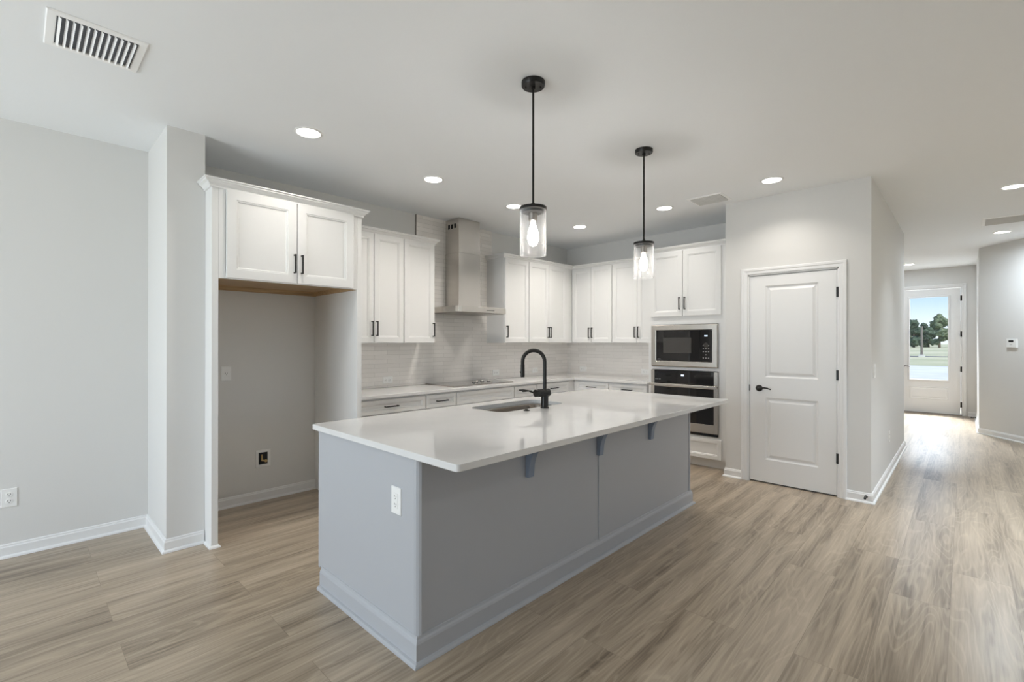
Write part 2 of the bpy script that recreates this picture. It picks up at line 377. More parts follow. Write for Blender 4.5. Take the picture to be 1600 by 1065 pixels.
# ------------------------------------------------------------------ interior pantry door (door_1)
CAS = [(0, 0), (0, 0.010), (0.006, 0.014), (0.030, 0.016), (0.036, 0.020), (0.056, 0.020), (0.060, 0.016), (0.060, 0)]
d1 = struct(empty('door_1', (PX, (DY0+DY1)/2, 0), RQ), 'white two-panel pantry door with black lever')
dw = (DY1-DY0)/2 - 0.004
def casing(name, parent, w, z, yoff=0.0):
    return MB().sweep([(-w, 0.0), (-w, z), (w, z), (w, 0.0)], CAS, 1, to3=lambda x, y, h: (x, yoff-h, y)).build(name, TRIM, parent)
casing('casing', d1, dw+0.002, DZ-0.002)
m = MB(); m.box(-dw-0.003, -dw+0.012, 0.001, 0.118, 0, DZ); m.box(dw-0.012, dw+0.003, 0.001, 0.118, 0, DZ); m.box(-dw, dw, 0.001, 0.118, DZ-0.013, DZ)
m.build('jamb', TRIM, d1)
sl = dw-0.015
m = MB(); m.box(-sl, sl, 0.022, 0.046, 0.014, DZ-0.018)
# rails and stiles stand in front of two raised panels
for x0, x1, z0, z1 in ((-sl, -0.222, 0.014, DZ-0.018), (0.222, sl, 0.014, DZ-0.018), (-0.222, 0.222, 0.014, 0.234), (-0.222, 0.222, 0.838, 1.036), (-0.222, 0.222, 1.925, DZ-0.018)):
    m.box(x0, x1, 0.006, 0.0225, z0, z1)
slab = m.build('door_slab', TRIM, d1)
for z0, z1 in ((0.234, 0.838), (1.036, 1.925)):
    MB().panel(-0.2215, 0.2215, z0, z1, [(0, 0.0065), (0.014, 0.017), (0.024, 0.018), (0.044, 0.0085), (0.047, 0.0075)], 0.0225).build('raised_panel', TRIM, slab)
for z in (0.342, 1.083, 1.824):
    m = MB(); m.lathe([(0.0075, -0.045), (0.0075, 0.045)], (dw-0.006, -0.003, z), 10); m.box(dw-0.018, dw+0.004, -0.002, 0.004, z-0.045, z+0.045)
    m.build('hinge', BLACK, d1)
def lever(parent, x, z, sgn, y=0.0):
    m = MB(); m.lathe([(0.0, -0.016), (0.018, -0.016), (0.027, -0.010), (0.032, -0.004), (0.032, 0.002)], (x, y, z), 28, 'y', True)
    m.lathe([(0.010, -0.05), (0.010, -0.01)], (x, y, z), 14, 'y')
    pts = [(x, y-0.05, z), (x+sgn*0.02, y-0.052, z+0.003), (x+sgn*0.05, y-0.052, z+0.009), (x+sgn*0.085, y-0.05, z+0.006), (x+sgn*0.115, y-0.047, z-0.004)]
    m.tube(pts, [0.010, 0.010, 0.0085, 0.007, 0.006], 10)
    return m.build('lever_handle', BLACK, parent, smooth=True)
lever(d1, -(1.462-(DY0+DY1)/2), 0.925, 1, 0.006)
MB().box(-dw+0.010, -dw+0.016, -0.004, 0.03, 0.895, 0.955).build('strike_plate', BLACK, d1)

# ------------------------------------------------------------------ front door (door_2)
d2 = struct(empty('door_2', (FX, (FY0+FY1)/2, 0), RQ), 'white front door with a tall glass pane')
fw = (FY1-FY0)/2 - 0.004
casing('casing', d2, fw+0.002, FZ-0.002)
m = MB(); m.box(-fw-0.003, -fw+0.014, 0.001, 0.149, 0, FZ); m.box(fw-0.014, fw+0.003, 0.001, 0.149, 0, FZ); m.box(-fw, fw, 0.001, 0.149, FZ-0.014, FZ); m.build('jamb', TRIM, d2)
MB().box(-fw, fw, 0.0, 0.149, 0.0, 0.014).build('threshold', STEELD, d2)
g0, g1, gz0, gz1 = -(0.79-(FY0+FY1)/2), -(0.228-(FY0+FY1)/2), 0.648, 2.243
fs = fw-0.017
m = MB()
for x0, x1, z0, z1 in ((-fs, g0, 0.018, FZ-0.02), (g1, fs, 0.018, FZ-0.02), (g0, g1, 0.018, gz0), (g0, g1, gz1, FZ-0.02)): m.box(x0, x1, 0.006, 0.05, z0, z1)
slab = m.build('door_slab', TRIM, d2)
m = MB(); m.sweep([(g0, gz0), (g0, gz1), (g1, gz1), (g1, gz0)], [(-0.004, -0.006), (-0.004, 0.012), (0.014, 0.012), (0.026, 0.004), (0.026, -0.006)], 1, True, to3=lambda x, y, h: (x, -h, y)).build('glazing_bead', TRIM, slab)
MB().panel(g0-0.005, g1+0.005, 0.275, 0.515, [(0, 0.001), (0.012, -0.004), (0.022, 0.003), (0.040, -0.002), (0.044, -0.003)], 0.006).build('raised_panel', TRIM, slab)
MB().box(g0, g1, 0.022, 0.028, gz0, gz1).build('glass_pane', PANE, d2)
for z in (0.205, 0.87, 1.53, 2.20):
    m = MB(); m.lathe([(0.009, -0.05), (0.009, 0.05)], (fw-0.006, -0.003, z), 10); m.box(fw-0.022, fw+0.004, -0.002, 0.004, z-0.05, z+0.05); m.build('hinge', BLACK, d2)
lever(d2, -fs+0.065, 0.90, 1, 0.006)

# spring door stops on the skirting
def door_stop(loc, rz, label):
    e = tag(empty('door_stop', loc, rz), label, 'door stop', 'spring door stops')
    MB().lathe([(0.012, 0), (0.012, -0.006), (0.006, -0.010)], (0, 0, 0), 14, 'y').build('mounting_base', BLACK, e)
    MB().lathe([(0.006, -0.008), (0.0065, -0.055)], (0, 0, 0), 12, 'y').build('spring', BLACK, e)
    MB().lathe([(0.009, -0.053), (0.010, -0.066), (0.006, -0.072)], (0, 0, 0), 14, 'y').build('rubber_tip', BLACK, e)
door_stop((PX-0.012, 0.612, 0.055), RQ, 'small black spring door stop on the baseboard below the pantry wall corner')
door_stop((11.6, -0.143, 0.055), PI, 'small black door stop on the baseboard in the entry by the front door')

# ================================================================== cabinets
def vpull(x, z0, z1, y):           # vertical bar pull in front of y
    m = MB(); m.box(x-0.005, x+0.005, y-0.034, y-0.024, z0, z1); m.box(x-0.005, x+0.005, y-0.026, y, z0, z0+0.010); m.box(x-0.005, x+0.005, y-0.026, y, z1-0.010, z1)
    return m
def hpull(x, z, L, y):
    m = MB(); m.box(x-L/2, x+L/2, y-0.034, y-0.024, z-0.005, z+0.005); m.box(x-L/2, x-L/2+0.010, y-0.026, y, z-0.005, z+0.005); m.box(x+L/2-0.010, x+L/2, y-0.026, y, z-0.005, z+0.005)
    return m
def front(name, parent, x0, x1, z0, z1, y=0.0, frame=0.050, mat=CAB):
    """framed door or drawer front, 20 mm thick, standing in front of plane y"""
    f = frame
    return MB().panel(x0, x1, z0, z1, [(0, y-0.0185), (0.0015, y-0.020), (f, y-0.020), (f+0.002, y-0.0165), (f+0.010, y-0.0155), (f+0.013, y-0.010), (f+0.016, y-0.0085)], y).build(name, mat, parent)
PULL_Z = (1.432, 1.575)
def upper(name, loc, rz, w, z0, z1, depth, doors, label, group, pull=PULL_Z, reveal=0.008):
    """wall cabinet; loc is its left front corner (face frame); doors: list of (x0, x1, pull side)"""
    e = tag(empty(name, (loc[0], loc[1], 0), rz), label, 'cabinet', group)
    MB().box(0, w, 0, depth, z0, z1).build('cabinet_body', CAB, e, 0.001)
    for x0, x1, s in doors:
        d = front('door', e, x0, x1, z0+reveal, z1-reveal)
        if s: vpull(x0+0.022 if s < 0 else x1-0.022, pull[0], pull[1], -0.020).build('handle', BLACK, d, 0.0012)
    return e
UY = YW - 0.3145                    # face frame plane of the long wall uppers (doors stand 20 mm proud)
UX = XW - 0.2945
UZ0, UZ1 = 1.362, 2.424
GU = 'white wall cabinets'
UD = YW - UY - 0.001
upper('wall_cabinet', (1.985, UY), 0, 0.707, UZ0, UZ1, UD, [(0.02, 0.3685, 1), (0.3755, 0.703, -1)], 'white double wall cabinet right beside the refrigerator enclosure', GU)
upper('wall_cabinet', (2.694, UY), 0, 0.386, UZ0, UZ1, UD, [(0.004, 0.379, 1)], 'white single-door wall cabinet left of the range hood', GU)
upper('wall_cabinet', (4.140, UY), 0, 0.448, UZ0, UZ1, UD, [(0.007, 0.443, -1)], 'white single-door wall cabinet right of the range hood', GU)
upper('wall_cabinet', (4.589, UY), 0, 0.846, UZ0, UZ1, UD, [(0.005, 0.400, 1), (0.405, 0.800, -1)], 'white double wall cabinet filling the corner end of the cooktop wall', GU)
# blind corner body behind both runs
tag(MB().box(5.436, XW-0.001, UY+0.001, YW-0.001, UZ0, UZ1).build('corner_wall_cabinet', CAB, None, 0.001), 'plain white corner filler cabinet between the two runs of wall cabinets', 'cabinet', GU)
UDX = XW - UX - 0.001
upper('wall_cabinet', (UX, UY-0.001), RQ, 0.672, UZ0, UZ1, UDX, [(0.018, 0.333, 1), (0.338, 0.667, -1)], 'white double wall cabinet beside the corner on the oven wall', GU)
upper('wall_cabinet', (UX, UY-0.674), RQ, 0.697, UZ0, UZ1, UDX, [(0.006, 0.372, 1), (0.377, 0.693, -1)], 'white double wall cabinet next to the built-in oven tower', GU)

CROWN = [(0, 0), (0.012, 0), (0.012, 0.012), (0.018, 0.018), (0.026, 0.030), (0.040, 0.038), (0.040, 0.046), (0.048, 0.050), (0.048, 0.058), (0, 0.058)]
def crown(path, z, label, side=-1):
    o = MB().sweep(path, [(a, b+z) for a, b in CROWN], side).build('crown_molding', CAB)
    return tag(o, label, 'crown molding', 'cabinet crown moldings')
CZ = UZ1 - 0.014
crown([(2.030, UY), (3.080, UY), (3.080, YW-0.012)], CZ, 'white crown molding atop the wall cabinets left of the range hood')
crown([(4.140, YW-0.012), (4.140, UY), (UX, UY), (UX, 2.786)], CZ, 'white crown molding atop the corner run right of the range hood')

# ---- refrigerator enclosure
fy = 3.62
fe = tag(empty('refrigerator_enclosure', (1.41, fy, 0)), 'tall white empty refrigerator enclosure with a deep cabinet across its top', 'cabinet')
ox = -1.41
def shoe(m, x0, x1, y0, y1):
    m.sweep([(x0, y1), (x0, y0), (x1, y0), (x1, y1)], [(0, 0.0), (0.014, 0.0), (0.012, 0.009), (0.005, 0.016), (0, 0.018)], -1)
    return m
sp_ = MB().box(0.890+ox, 0.930+ox, 0.0, YW-fy-0.002, 0.0, 2.424).build('left_side_panel', CAB, fe, 0.0015)
MB().sweep([(0.890+ox, 0.128), (0.890+ox, 0.0), (0.930+ox, 0.0), (0.930+ox, 0.3)], [(0, 0.0), (0.014, 0.0), (0.012, 0.009), (0.005, 0.016), (0, 0.018)], -1).build('shoe_molding', CAB, sp_)
sp_ = MB().box(1.934+ox, 1.974+ox, 0.0, YW-fy-0.002, 0.0, 2.424).build('right_side_panel', CAB, fe, 0.0015)
m = MB(); m.box(0.9305+ox, 0.972+ox, 0, 0.02, 1.806, 2.424); m.box(1.894+ox, 1.9335+ox, 0, 0.02, 1.806, 2.424); m.box(0.972+ox, 1.894+ox, 0, 0.02, 1.806, 1.845); m.box(0.972+ox, 1.894+ox, 0, 0.02, 2.385, 2.424); m.box(1.42+ox, 1.46+ox, 0, 0.02, 1.845, 2.385)
m.box(0.9305+ox, 1.9335+ox, 0.021, YW-fy-0.003, 1.85, 2.422)
m.build('cabinet_body', CAB, fe, 0.001)
m = MB(); m.box(0.9305+ox, 1.9335+ox, 0.021, YW-fy-0.004, 1.838, 1.849); m.box(0.9305+ox, 1.9335+ox, YW-fy-0.025, YW-fy-0.004, 1.80, 1.838); m.box(1.912+ox, 1.9335+ox, 0.021, YW-fy-0.025, 1.803, 1.838); m.box(0.9305+ox, 0.952+ox, 0.021, YW-fy-0.025, 1.803, 1.838)
m.build('wood_underside', WOOD, fe)
for x0, x1, s in ((0.974, 1.4365, 1), (1.4455, 1.893, -1)):
    d = front('door', fe, x0+ox, x1+ox, 1.812, 2.408, 0.0, 0.06)
    vpull((x1-0.018 if s > 0 else x0+0.026)+ox, 1.884, 2.024, -0.020).build('handle', BLACK, d, 0.0012)
MB().sweep([(0.890+ox, 0.15), (0.890+ox, 0), (1.974+ox, 0), (1.974+ox, UY-0.055-fy)], [(a*1.05, b+2.408) for a, b in CROWN], -1).build('crown_molding', CAB, fe)

# ---- base cabinets on the cooktop wall
BY = YW - 0.595 + 0.02             # face frame plane (fronts stand 20 mm proud of it)
BX = XW - 0.62 + 0.02
TZ = CT - 0.034
GB = 'white base cabinets under the worktop'
def base(loc, rz, w, label, depth, drawers, doors, pull=True):
    e = tag(empty('base_cabinet', (loc[0], loc[1], 0), rz), label, 'cabinet', GB)
    MB().box(0, w, 0, depth, 0.10, TZ).build('cabinet_body', CAB, e, 0.001)
    MB().box(0, w, 0.07, depth, 0.0, 0.10).build('toe_kick', CAB, e)
    for x0, x1 in drawers:
        d = front('drawer', e, x0, x1, 0.722, TZ-0.016, 0, 0.032)
        if pull: hpull((x0+x1)/2, (0.722+TZ-0.016)/2, 0.14, -0.020).build('handle', BLACK, d, 0.0012)
    for x0, x1, s in doors:
        d = front('door', e, x0, x1, 0.115, 0.712)
        vpull(x0+0.03 if s < 0 else x1-0.03, 0.54, 0.68, -0.020).build('handle', BLACK, d, 0.0012)
    return e
BD = YW - BY - 0.001
base((1.976, BY), 0, 0.796, 'white base cabinet with a wide drawer beside the refrigerator enclosure', BD, [(0.02, 0.789)], [(0.02, 0.402, 1), (0.408, 0.789, -1)])
base((2.773, BY), 0, 0.387, 'narrow white drawer base cabinet just left of the cooktop', BD, [(0.008, 0.380)], [(0.008, 0.380, 1)])
base((3.161, BY), 0, 0.875, 'white base cabinet with a blank false front below the cooktop', BD, [(0.006, 0.869)], [(0.006, 0.435, 1), (0.440, 0.869, -1)], False)
base((4.037, BY), 0, 0.404, 'narrow white drawer base cabinet just right of the cooktop', BD, [(0.006, 0.396)], [(0.006, 0.396, -1)])
base((4.442, BY), 0, 0.680, 'white base cabinet with a drawer at the corner end of the cooktop wall', BD, [(0.010, 0.650)], [(0.010, 0.650, -1)])
BDX = XW - BX - 0.001
tag(MB().box(5.123, XW-0.001, BY-0.001, YW-0.001, 0.0, TZ).build('corner_base_cabinet', CAB, None, 0.001), 'plain white corner base cabinet between the two drawer runs', 'cabinet', GB)
base((BX, BY-0.002), RQ, 0.552, 'white drawer base cabinet beside the corner on the oven wall', BDX, [(0.045, 0.546)], [(0.045, 0.546, 1)])
base((BX, BY-0.555), RQ, 0.537, 'white drawer base cabinet next to the built-in oven tower', BDX, [(0.012, 0.530)], [(0.012, 0.530, 1)])

# ---- L-shaped perimeter worktop
cfy, cfx = YW-0.622, XW-0.648
tag(MB().prism([(1.976, cfy), (cfx, cfy), (cfx, 2.735), (XW-0.013, 2.735), (XW-0.013, YW-0.013), (1.976, YW-0.013)], CT-0.030, CT).build('worktop', QUARTZ, None, 0.003),
    'white quartz L-shaped worktop along the cooktop and oven walls', 'countertop')

# ---- tile backsplash
bs = tag(empty('tile_backsplash', (3.6, YW-0.006, CT)), 'white glazed tile backsplash rising to the ceiling behind the range hood', 'backsplash')
m = MB(); m.prism([(1.976, CT), (XW-0.001, CT), (XW-0.001, 1.361), (4.225, 1.361), (4.225, H-0.001), (3.066, H-0.001), (3.066, 1.361), (1.976, 1.361)], YW-0.011, YW-0.0005, 'y')
o = m.build('tile_field', TILE_X); o.parent = bs; o.location = (-3.6, -(YW-0.006), -CT)
m = MB(); m.box(3.058, 3.066, YW-0.014, YW-0.0005, UZ1+0.03, H-0.001)
o = m.build('metal_edge_strip', STEELD); o.parent = bs; o.location = (-3.6, -(YW-0.006), -CT)
bs2 = MB().box(XW-0.011, XW-0.0005, 2.737, YW-0.012, CT, 1.361).build('tile_backsplash', TILE_Y)
tag(bs2, 'short white glazed tile backsplash on the oven wall below the cabinets', 'backsplash')

# ---- oven tower
ty1, ty0 = 2.7325, 1.792
TX = 5.22
ot = tag(empty('oven_tower', (TX, ty1, 0), RQ), 'tall white cabinet tower holding the microwave and wall oven', 'cabinet')
tw = ty1 - ty0; td = XW - TX - 0.001
def ty(Y): return ty1 - Y
oy0, oy1 = ty(2.688), ty(1.916)
m = MB()
m.box(0, oy0, 0, td, 0.10, 2.424); m.box(oy1, tw, 0, td, 0.10, 2.424)
m.box(oy0, oy1, 0, td, 0.10, 0.345); m.box(oy0, oy1, 0, td, 1.057, 1.092); m.box(oy0, oy1, 0, td, 1.578, 2.424)
m.build('cabinet_body', CAB, ot)
MB().box(0, tw, 0.06, td, 0, 0.10).build('toe_kick', CAB, ot)
dm = ty(2.311)
for x0, x1, s in ((ty(2.697), dm-0.002, 1), (dm+0.006, ty(1.884), -1)):
    d = front('door', ot, x0, x1, 1.672, 2.412)
    vpull(x1-0.028 if s > 0 else x0+0.026, 1.745, 1.885, -0.020).build('handle', BLACK, d, 0.0012)
front('drawer', ot, ty(2.697), ty(1.881), 0.108, 0.322, 0, 0.036)
MB().sweep([(0, 0.265), (0, 0), (tw, 0)], [(a, b+CZ+0.004) for a, b in CROWN], -1).build('crown_molding', CAB, ot)

# microwave
mc = (oy0+oy1)/2; hw = (oy1-oy0)/2
mw = tag(empty('microwave', (TX, ty1-mc, 1.097), RQ), 'built-in stainless microwave with a black glass front above the oven', 'microwave')
mh = 0.476
m = MB(); m.sweep([(-hw, 0), (-hw, mh), (hw, mh), (hw, 0)], [(0, 0), (0, 0.022), (-0.008, 0.026), (-0.058, 0.026), (-0.064, 0.018), (-0.064, -0.02), (0, -0.02)], 1, True, to3=lambda x, y, h: (x, -h, y)).build('trim_frame', STEEL, mw, 0.001)
MB().box(-hw+0.065, hw-0.065, -0.019, 0.40, 0.066, mh-0.066).build('microwave_body', BGLASS, mw)
cpx = hw-0.065-0.125
dr = MB().box(-hw+0.066, cpx-0.002, -0.0235, -0.0192, 0.067, mh-0.067).build('door', BGLASS, mw, 0.001)
MB().box(-hw+0.150, cpx-0.10, -0.0240, -0.0236, 0.155, mh-0.145).build('viewing_window', DGLASS, dr)
cp = MB().box(cpx, hw-0.066, -0.0235, -0.0192, 0.067, mh-0.067).build('control_panel', BGLASS, mw, 0.001)
MB().box(cpx+0.045, cpx+0.080, -0.0240, -0.0236, mh-0.135, mh-0.122).build('display', LCD, cp)
for i in range(3):
    for j in range(5):
        if j == 1 and i != 1: continue
        x = cpx+0.035+i*0.028; z = 0.105+j*0.034
        MB().box(x-0.006, x+0.006, -0.0240, -0.0236, z-0.003, z+0.003).build('button', MARK, cp)
m = MB(); m.lathe([(0.026, -0.0241), (0.026, -0.0236)], (cpx+0.062, 0, 0.245), 24, 'y'); m.build('dial_ring', DGLASS, cp)
MB().box(-hw+0.080, -hw+0.120, -0.0240, -0.0236, 0.078, 0.084).build('maker_mark', MARK, dr)

# wall oven
oh = 0.700
ov = tag(empty('wall_oven', (TX, ty1-mc, 0.352), RQ), 'built-in stainless wall oven with black glass below the microwave', 'oven')
MB().box(-hw+0.002, hw-0.002, -0.003, 0.55, 0.002, oh-0.002).build('oven_body', STEELD, ov)
for x in (-hw, hw-0.042): MB().box(x, x+0.042, -0.026, -0.0035, oh-0.155, oh).build('side_trim', STEEL, ov, 0.0015)
cp = MB().box(-hw+0.043, hw-0.043, -0.0265, -0.0035, oh-0.155, oh-0.001).build('control_panel', BGLASS, ov, 0.001)
MB().box(-0.022, 0.014, -0.0272, -0.0266, oh-0.062, oh-0.042).build('display', LCD, cp)
for x in (-hw+0.058, -hw+0.080, -hw+0.106): MB().box(x, x+0.010, -0.0272, -0.0266, oh-0.110, oh-0.103).build('button', MARK, cp)
m = MB(); m.box(-hw, -hw+0.042, -0.028, -0.0035, 0.03, oh-0.16); m.box(hw-0.042, hw, -0.028, -0.0035, 0.03, oh-0.16); m.box(-hw+0.042, hw-0.042, -0.028, -0.0035, 0.03, 0.125); m.box(-hw+0.042, hw-0.042, -0.028, -0.0035, oh-0.19, oh-0.16)
od = m.build('door', STEEL, ov, 0.0015)
MB().box(-hw+0.0425, hw-0.0425, -0.0275, -0.0035, 0.1255, oh-0.1905).build('door_glass', BGLASS, od)
m = MB(); m.box(-hw-0.006, hw+0.006, -0.082, -0.062, oh-0.178, oh-0.150); m.box(-hw+0.02, -hw+0.045, -0.064, -0.028, oh-0.174, oh-0.158); m.box(hw-0.045, hw-0.02, -0.064, -0.028, oh-0.174, oh-0.158); m.build('handle', STEEL, od, 0.004)
MB().box(-hw, hw, -0.020, -0.0035, 0.0, 0.024).build('vent_grille', BGLASS, ov)

# ---- range hood
hc = 3.637
hd = tag(empty('range_hood', (hc, YW-0.0115, 1.70)), 'stainless steel chimney range hood above the cooktop', 'range hood')
cw, cd = 0.375, 0.50
m = MB(); m.prism([(-cw, 0), (-cw, -cd+0.06), (-cw+0.012, -cd+0.022), (-cw+0.045, -cd+0.004), (-cw+0.10, -cd), (cw-0.10, -cd), (cw-0.045, -cd+0.004), (cw-0.012, -cd+0.022), (cw, -cd+0.06), (cw, 0)], 0.004, 0.068)
cn = m.build('canopy', STEEL, hd, 0.002)
MB().box(-cw+0.03, cw-0.03, -cd+0.05, -0.02, 0.0, 0.004).build('grease_filter', STEELD, cn)
MB().box(0.03, 0.15, -cd-0.002, -cd+0.001, 0.030, 0.037).build('control_strip', DARK, cn)
chx0, chx1, chy = -0.167, 0.165, -0.245
MB().box(chx0, chx1, chy, 0, 0.0685, 0.70).build('lower_chimney', STEEL, hd, 0.002)
uc = MB().box(chx0+0.004, chx1-0.004, chy+0.004, 0, 0.701, H-1.70-0.002).build('upper_chimney', STEEL, hd, 0.002)
for k in range(3): MB().box(chx0+0.0032, chx0+0.0045, chy+0.055+k*0.055, chy+0.087+k*0.055, 0.985, 1.035).build('vent_slot', DARK, uc)

# ---- cooktop
ck = tag(empty('cooktop', (3.637, 4.15, CT)), 'black glass electric cooktop set in the worktop under the hood', 'cooktop')
kx, ky = 0.45, 0.25
gt = MB().box(-kx, kx, -ky, ky, 0.0005, 0.009).build('glass_top', CGLASS, ck, 0.002)
MB().sweep([(-kx, -ky), (kx, -ky), (kx, ky), (-kx, ky)], [(0, 0.0004), (-0.003, 0.0004), (-0.003, 0.0095), (0, 0.0095)], 1, True).build('steel_edge', STEELD, gt)
for x, y, r in ((-0.27, -0.10, 0.10), (-0.27, 0.11, 0.075), (0.30, 0.11, 0.10), (0.33, -0.10, 0.075)):
    m = MB(); m.loft([[( x+q*math.cos(2*PI*i/40), y+q*math.sin(2*PI*i/40), z) for i in range(40)] for q, z in ((r, 0.0091), (r, 0.0094), (r-0.004, 0.0094), (r-0.004, 0.0091))], True, False); m.build('burner_ring', MARK, gt)
for x, y in ((0.0, -0.06), (0.085, -0.01), (0.175, -0.01), (0.235, -0.06)):
    kn = MB().lathe([(0.024, 0.009), (0.024, 0.012), (0.019, 0.014)], (x, y, 0), 24).build('knob', BLACK, ck, smooth=True)
    MB().lathe([(0.016, 0.0141), (0.015, 0.024), (0.013, 0.026)], (x, y, 0), 24).build('knob_cap', STEEL, kn, smooth=True)

# ================================================================== island
ix0, ix1, iy0, iy1 = 1.1524, 3.9998, 1.3898, 2.678
bx0, bx1, by0, by1 = 1.184, 3.955, 1.694, 2.640
isl = tag(empty('kitchen_island', ((bx0+bx1)/2, (by0+by1)/2, 0)), 'long grey painted island cabinet in the middle of the kitchen', 'kitchen island')
ic = Vector(((bx0+bx1)/2, (by0+by1)/2))
def I(o): o.parent = isl; o.location = (-ic.x, -ic.y, 0); return o
slab_b = IT - 0.0305
I(MB().box(bx0+0.012, bx1-0.012, by0+0.010, by1-0.002, 0.10, 0.66).build('cabinet_body', GREY))
I(MB().box(bx0, bx0+0.0118, by0+0.030, by1, 0.108, slab_b).build('end_panel', GREY))
I(MB().box(bx1-0.0118, bx1, by0+0.012, by1, 0.10, slab_b).build('end_panel', GREY))
I(MB().box(bx0+0.012, 2.574, by0+0.0005, by0+0.0095, 0.10, slab_b).build('back_panel', GREY))
I(MB().box(2.577, bx1-0.012, by0+0.0005, by0+0.0095, 0.10, slab_b).build('back_panel', GREY))
I(MB().box(2.566, 2.588, by0-0.0060, by0, 0.115, slab_b).build('batten', GREY, None, 0.001))
I(MB().prism([(bx0-0.006, by0+0.0296), (bx0-0.006, by0+0.016), (bx0-0.002, by0+0.006), (bx0+0.006, by0-0.003), (bx0+0.016, by0-0.008), (bx0+0.022, by0-0.008), (bx0+0.022, by0+0.0004), (bx0-0.0002, by0+0.0296)], 0.118, slab_b).build('corner_molding', GREY))
I(MB().box(bx1-0.016, bx1+0.004, by0-0.005, by0+0.0004, 0.118, slab_b).build('corner_molding', GREY, None, 0.001))
IBASE = [(0, 0.0), (0.014, 0.0), (0.014, 0.088), (0.011, 0.098), (0.006, 0.106), (0.004, 0.116), (0, 0.118)]
I(MB().sweep([(bx0, by1-0.030), (bx0, by0), (bx1+0.022, by0), (bx1+0.022, by1-0.03)], [(o-0.0005 if o == 0 else o, h) for o, h in IBASE], -1).build('baseboard', GREY))
I(MB().sweep([(bx0-0.014, by1-0.030), (bx0-0.014, by0-0.014), (bx1+0.036, by0-0.014), (bx1+0.036, by1-0.03)], [(0, 0), (0.018, 0), (0.0165, 0.008), (0.010, 0.015), (0, 0.018)], -1).build('shoe_molding', GREY))
# kitchen side: face frame, two cupboards, drawer bank
I(MB().box(bx0+0.001, bx1-0.001, by1-0.0015, by1+0.018, 0.10, slab_b).build('face_frame', GREY))
I(MB().box(bx0+0.02, bx1-0.02, by1-0.08, by1-0.07, 0.0, 0.10).build('toe_kick', GREY))
# corbels under the overhang
def corbel(x):
    d = 0.165; h = 0.225
    pts = [(by0-0.0005, slab_b-h), (by0-0.022, slab_b-h)]
    for k in range(9):
        a = k/8*PI/2
        pts.append((by0-0.026-(d-0.026)*(1-math.cos(a)), slab_b-h+0.03+(h-0.055)*math.sin(a)))
    pts += [(by0-d, slab_b-0.001), (by0-0.0005, slab_b-0.001)]
    c = I(MB().prism(pts, x-0.022, x+0.022, 'x').build('corbel', CORBEL, None, 0.0015))
    c['label'] = 'slate blue corbel bracket'
    g = MB().box(x-0.003, x+0.003, by0-0.0245, by0-0.010, slab_b-0.19, slab_b-0.06).build('groove', DARK, c)
for x in (1.896, 2.572, 3.25): corbel(x)

# island worktop with the sink cut-out
def rrect(x0, x1, y0, y1, r, n=6):
    P = []
    for cx, cy, a in ((x1-r, y0+r, -PI/2), (x1-r, y1-r, 0), (x0+r, y1-r, PI/2), (x0+r, y0+r, PI)):
        for k in range(n+1): P.append((cx+r*math.cos(a+k/n*PI/2), cy+r*math.sin(a+k/n*PI/2)))
    return P
sx0, sx1, sy0, sy1 = 2.205, 2.900, 2.205, 2.545
hole = rrect(sx0, sx1, sy0, sy1, 0.075)
outer = rrect(ix0, ix1, iy0, iy1, 0.018)
bm = MB()
def stitch(z, flip):
    o = [bm.bm.verts.new((x, y, z)) for x, y in outer]; h = [bm.bm.verts.new((x, y, z)) for x, y in hole]
    n = len(o)
    for i in range(n): bm.bm.faces.new((o[i], o[(i+1)%n], h[(i+1)%n], h[i]))
    return o, h
to, th = stitch(IT, 0); bo, bh = stitch(IT-0.030, 1)
n_ = len(to)
for i in range(n_):
    bm.bm.faces.new((to[i], bo[i], bo[(i+1)%n_], to[(i+1)%n_])); bm.bm.faces.new((th[i], th[(i+1)%n_], bh[(i+1)%n_], bh[i]))
itop = bm.build('island_worktop', QUARTZ, None, 0.0025)
tag(itop, 'white quartz island worktop with a sink cut-out', 'countertop')

sk = tag(empty('sink', ((sx0+sx1)/2, (sy0+sy1)/2, IT-0.031)), 'undermount stainless steel sink in the island', 'sink')
cx_, cy_ = (sx0+sx1)/2, (sy0+sy1)/2
def rr(i, z, r, back=0.0): return [(x-cx_, y-cy_, z) for x, y in rrect(sx0+i, sx1-i, sy0+min(i, 0.004) if i > 0 else sy0+i, sy1-i-back, r)]
MB().loft([rr(-0.014, 0.0, 0.08), rr(0.018, 0.0, 0.07, 0.016)], True, False).build('rim', STEEL, sk, smooth=True)
MB().loft([rr(0.018, 0.0, 0.07, 0.016), rr(0.022, -0.010, 0.07, 0.016), rr(0.030, -0.16, 0.06, 0.018), rr(0.045, -0.195, 0.05, 0.02), rr(0.10, -0.20, 0.03, 0.02)], True, False).build('bowl', SINKM, sk, smooth=True)
m = MB(); m.bm.faces.new([m.bm.verts.new(p) for p in rr(0.10, -0.2001, 0.03, 0.02)]); m.build('bowl_floor', SINKM, sk)
MB().lathe([(0.045, -0.1999), (0.045, -0.196), (0.034, -0.195), (0.030, -0.198)], (0.05, 0.03, 0), 24).build('drain', STEEL, sk, smooth=True)

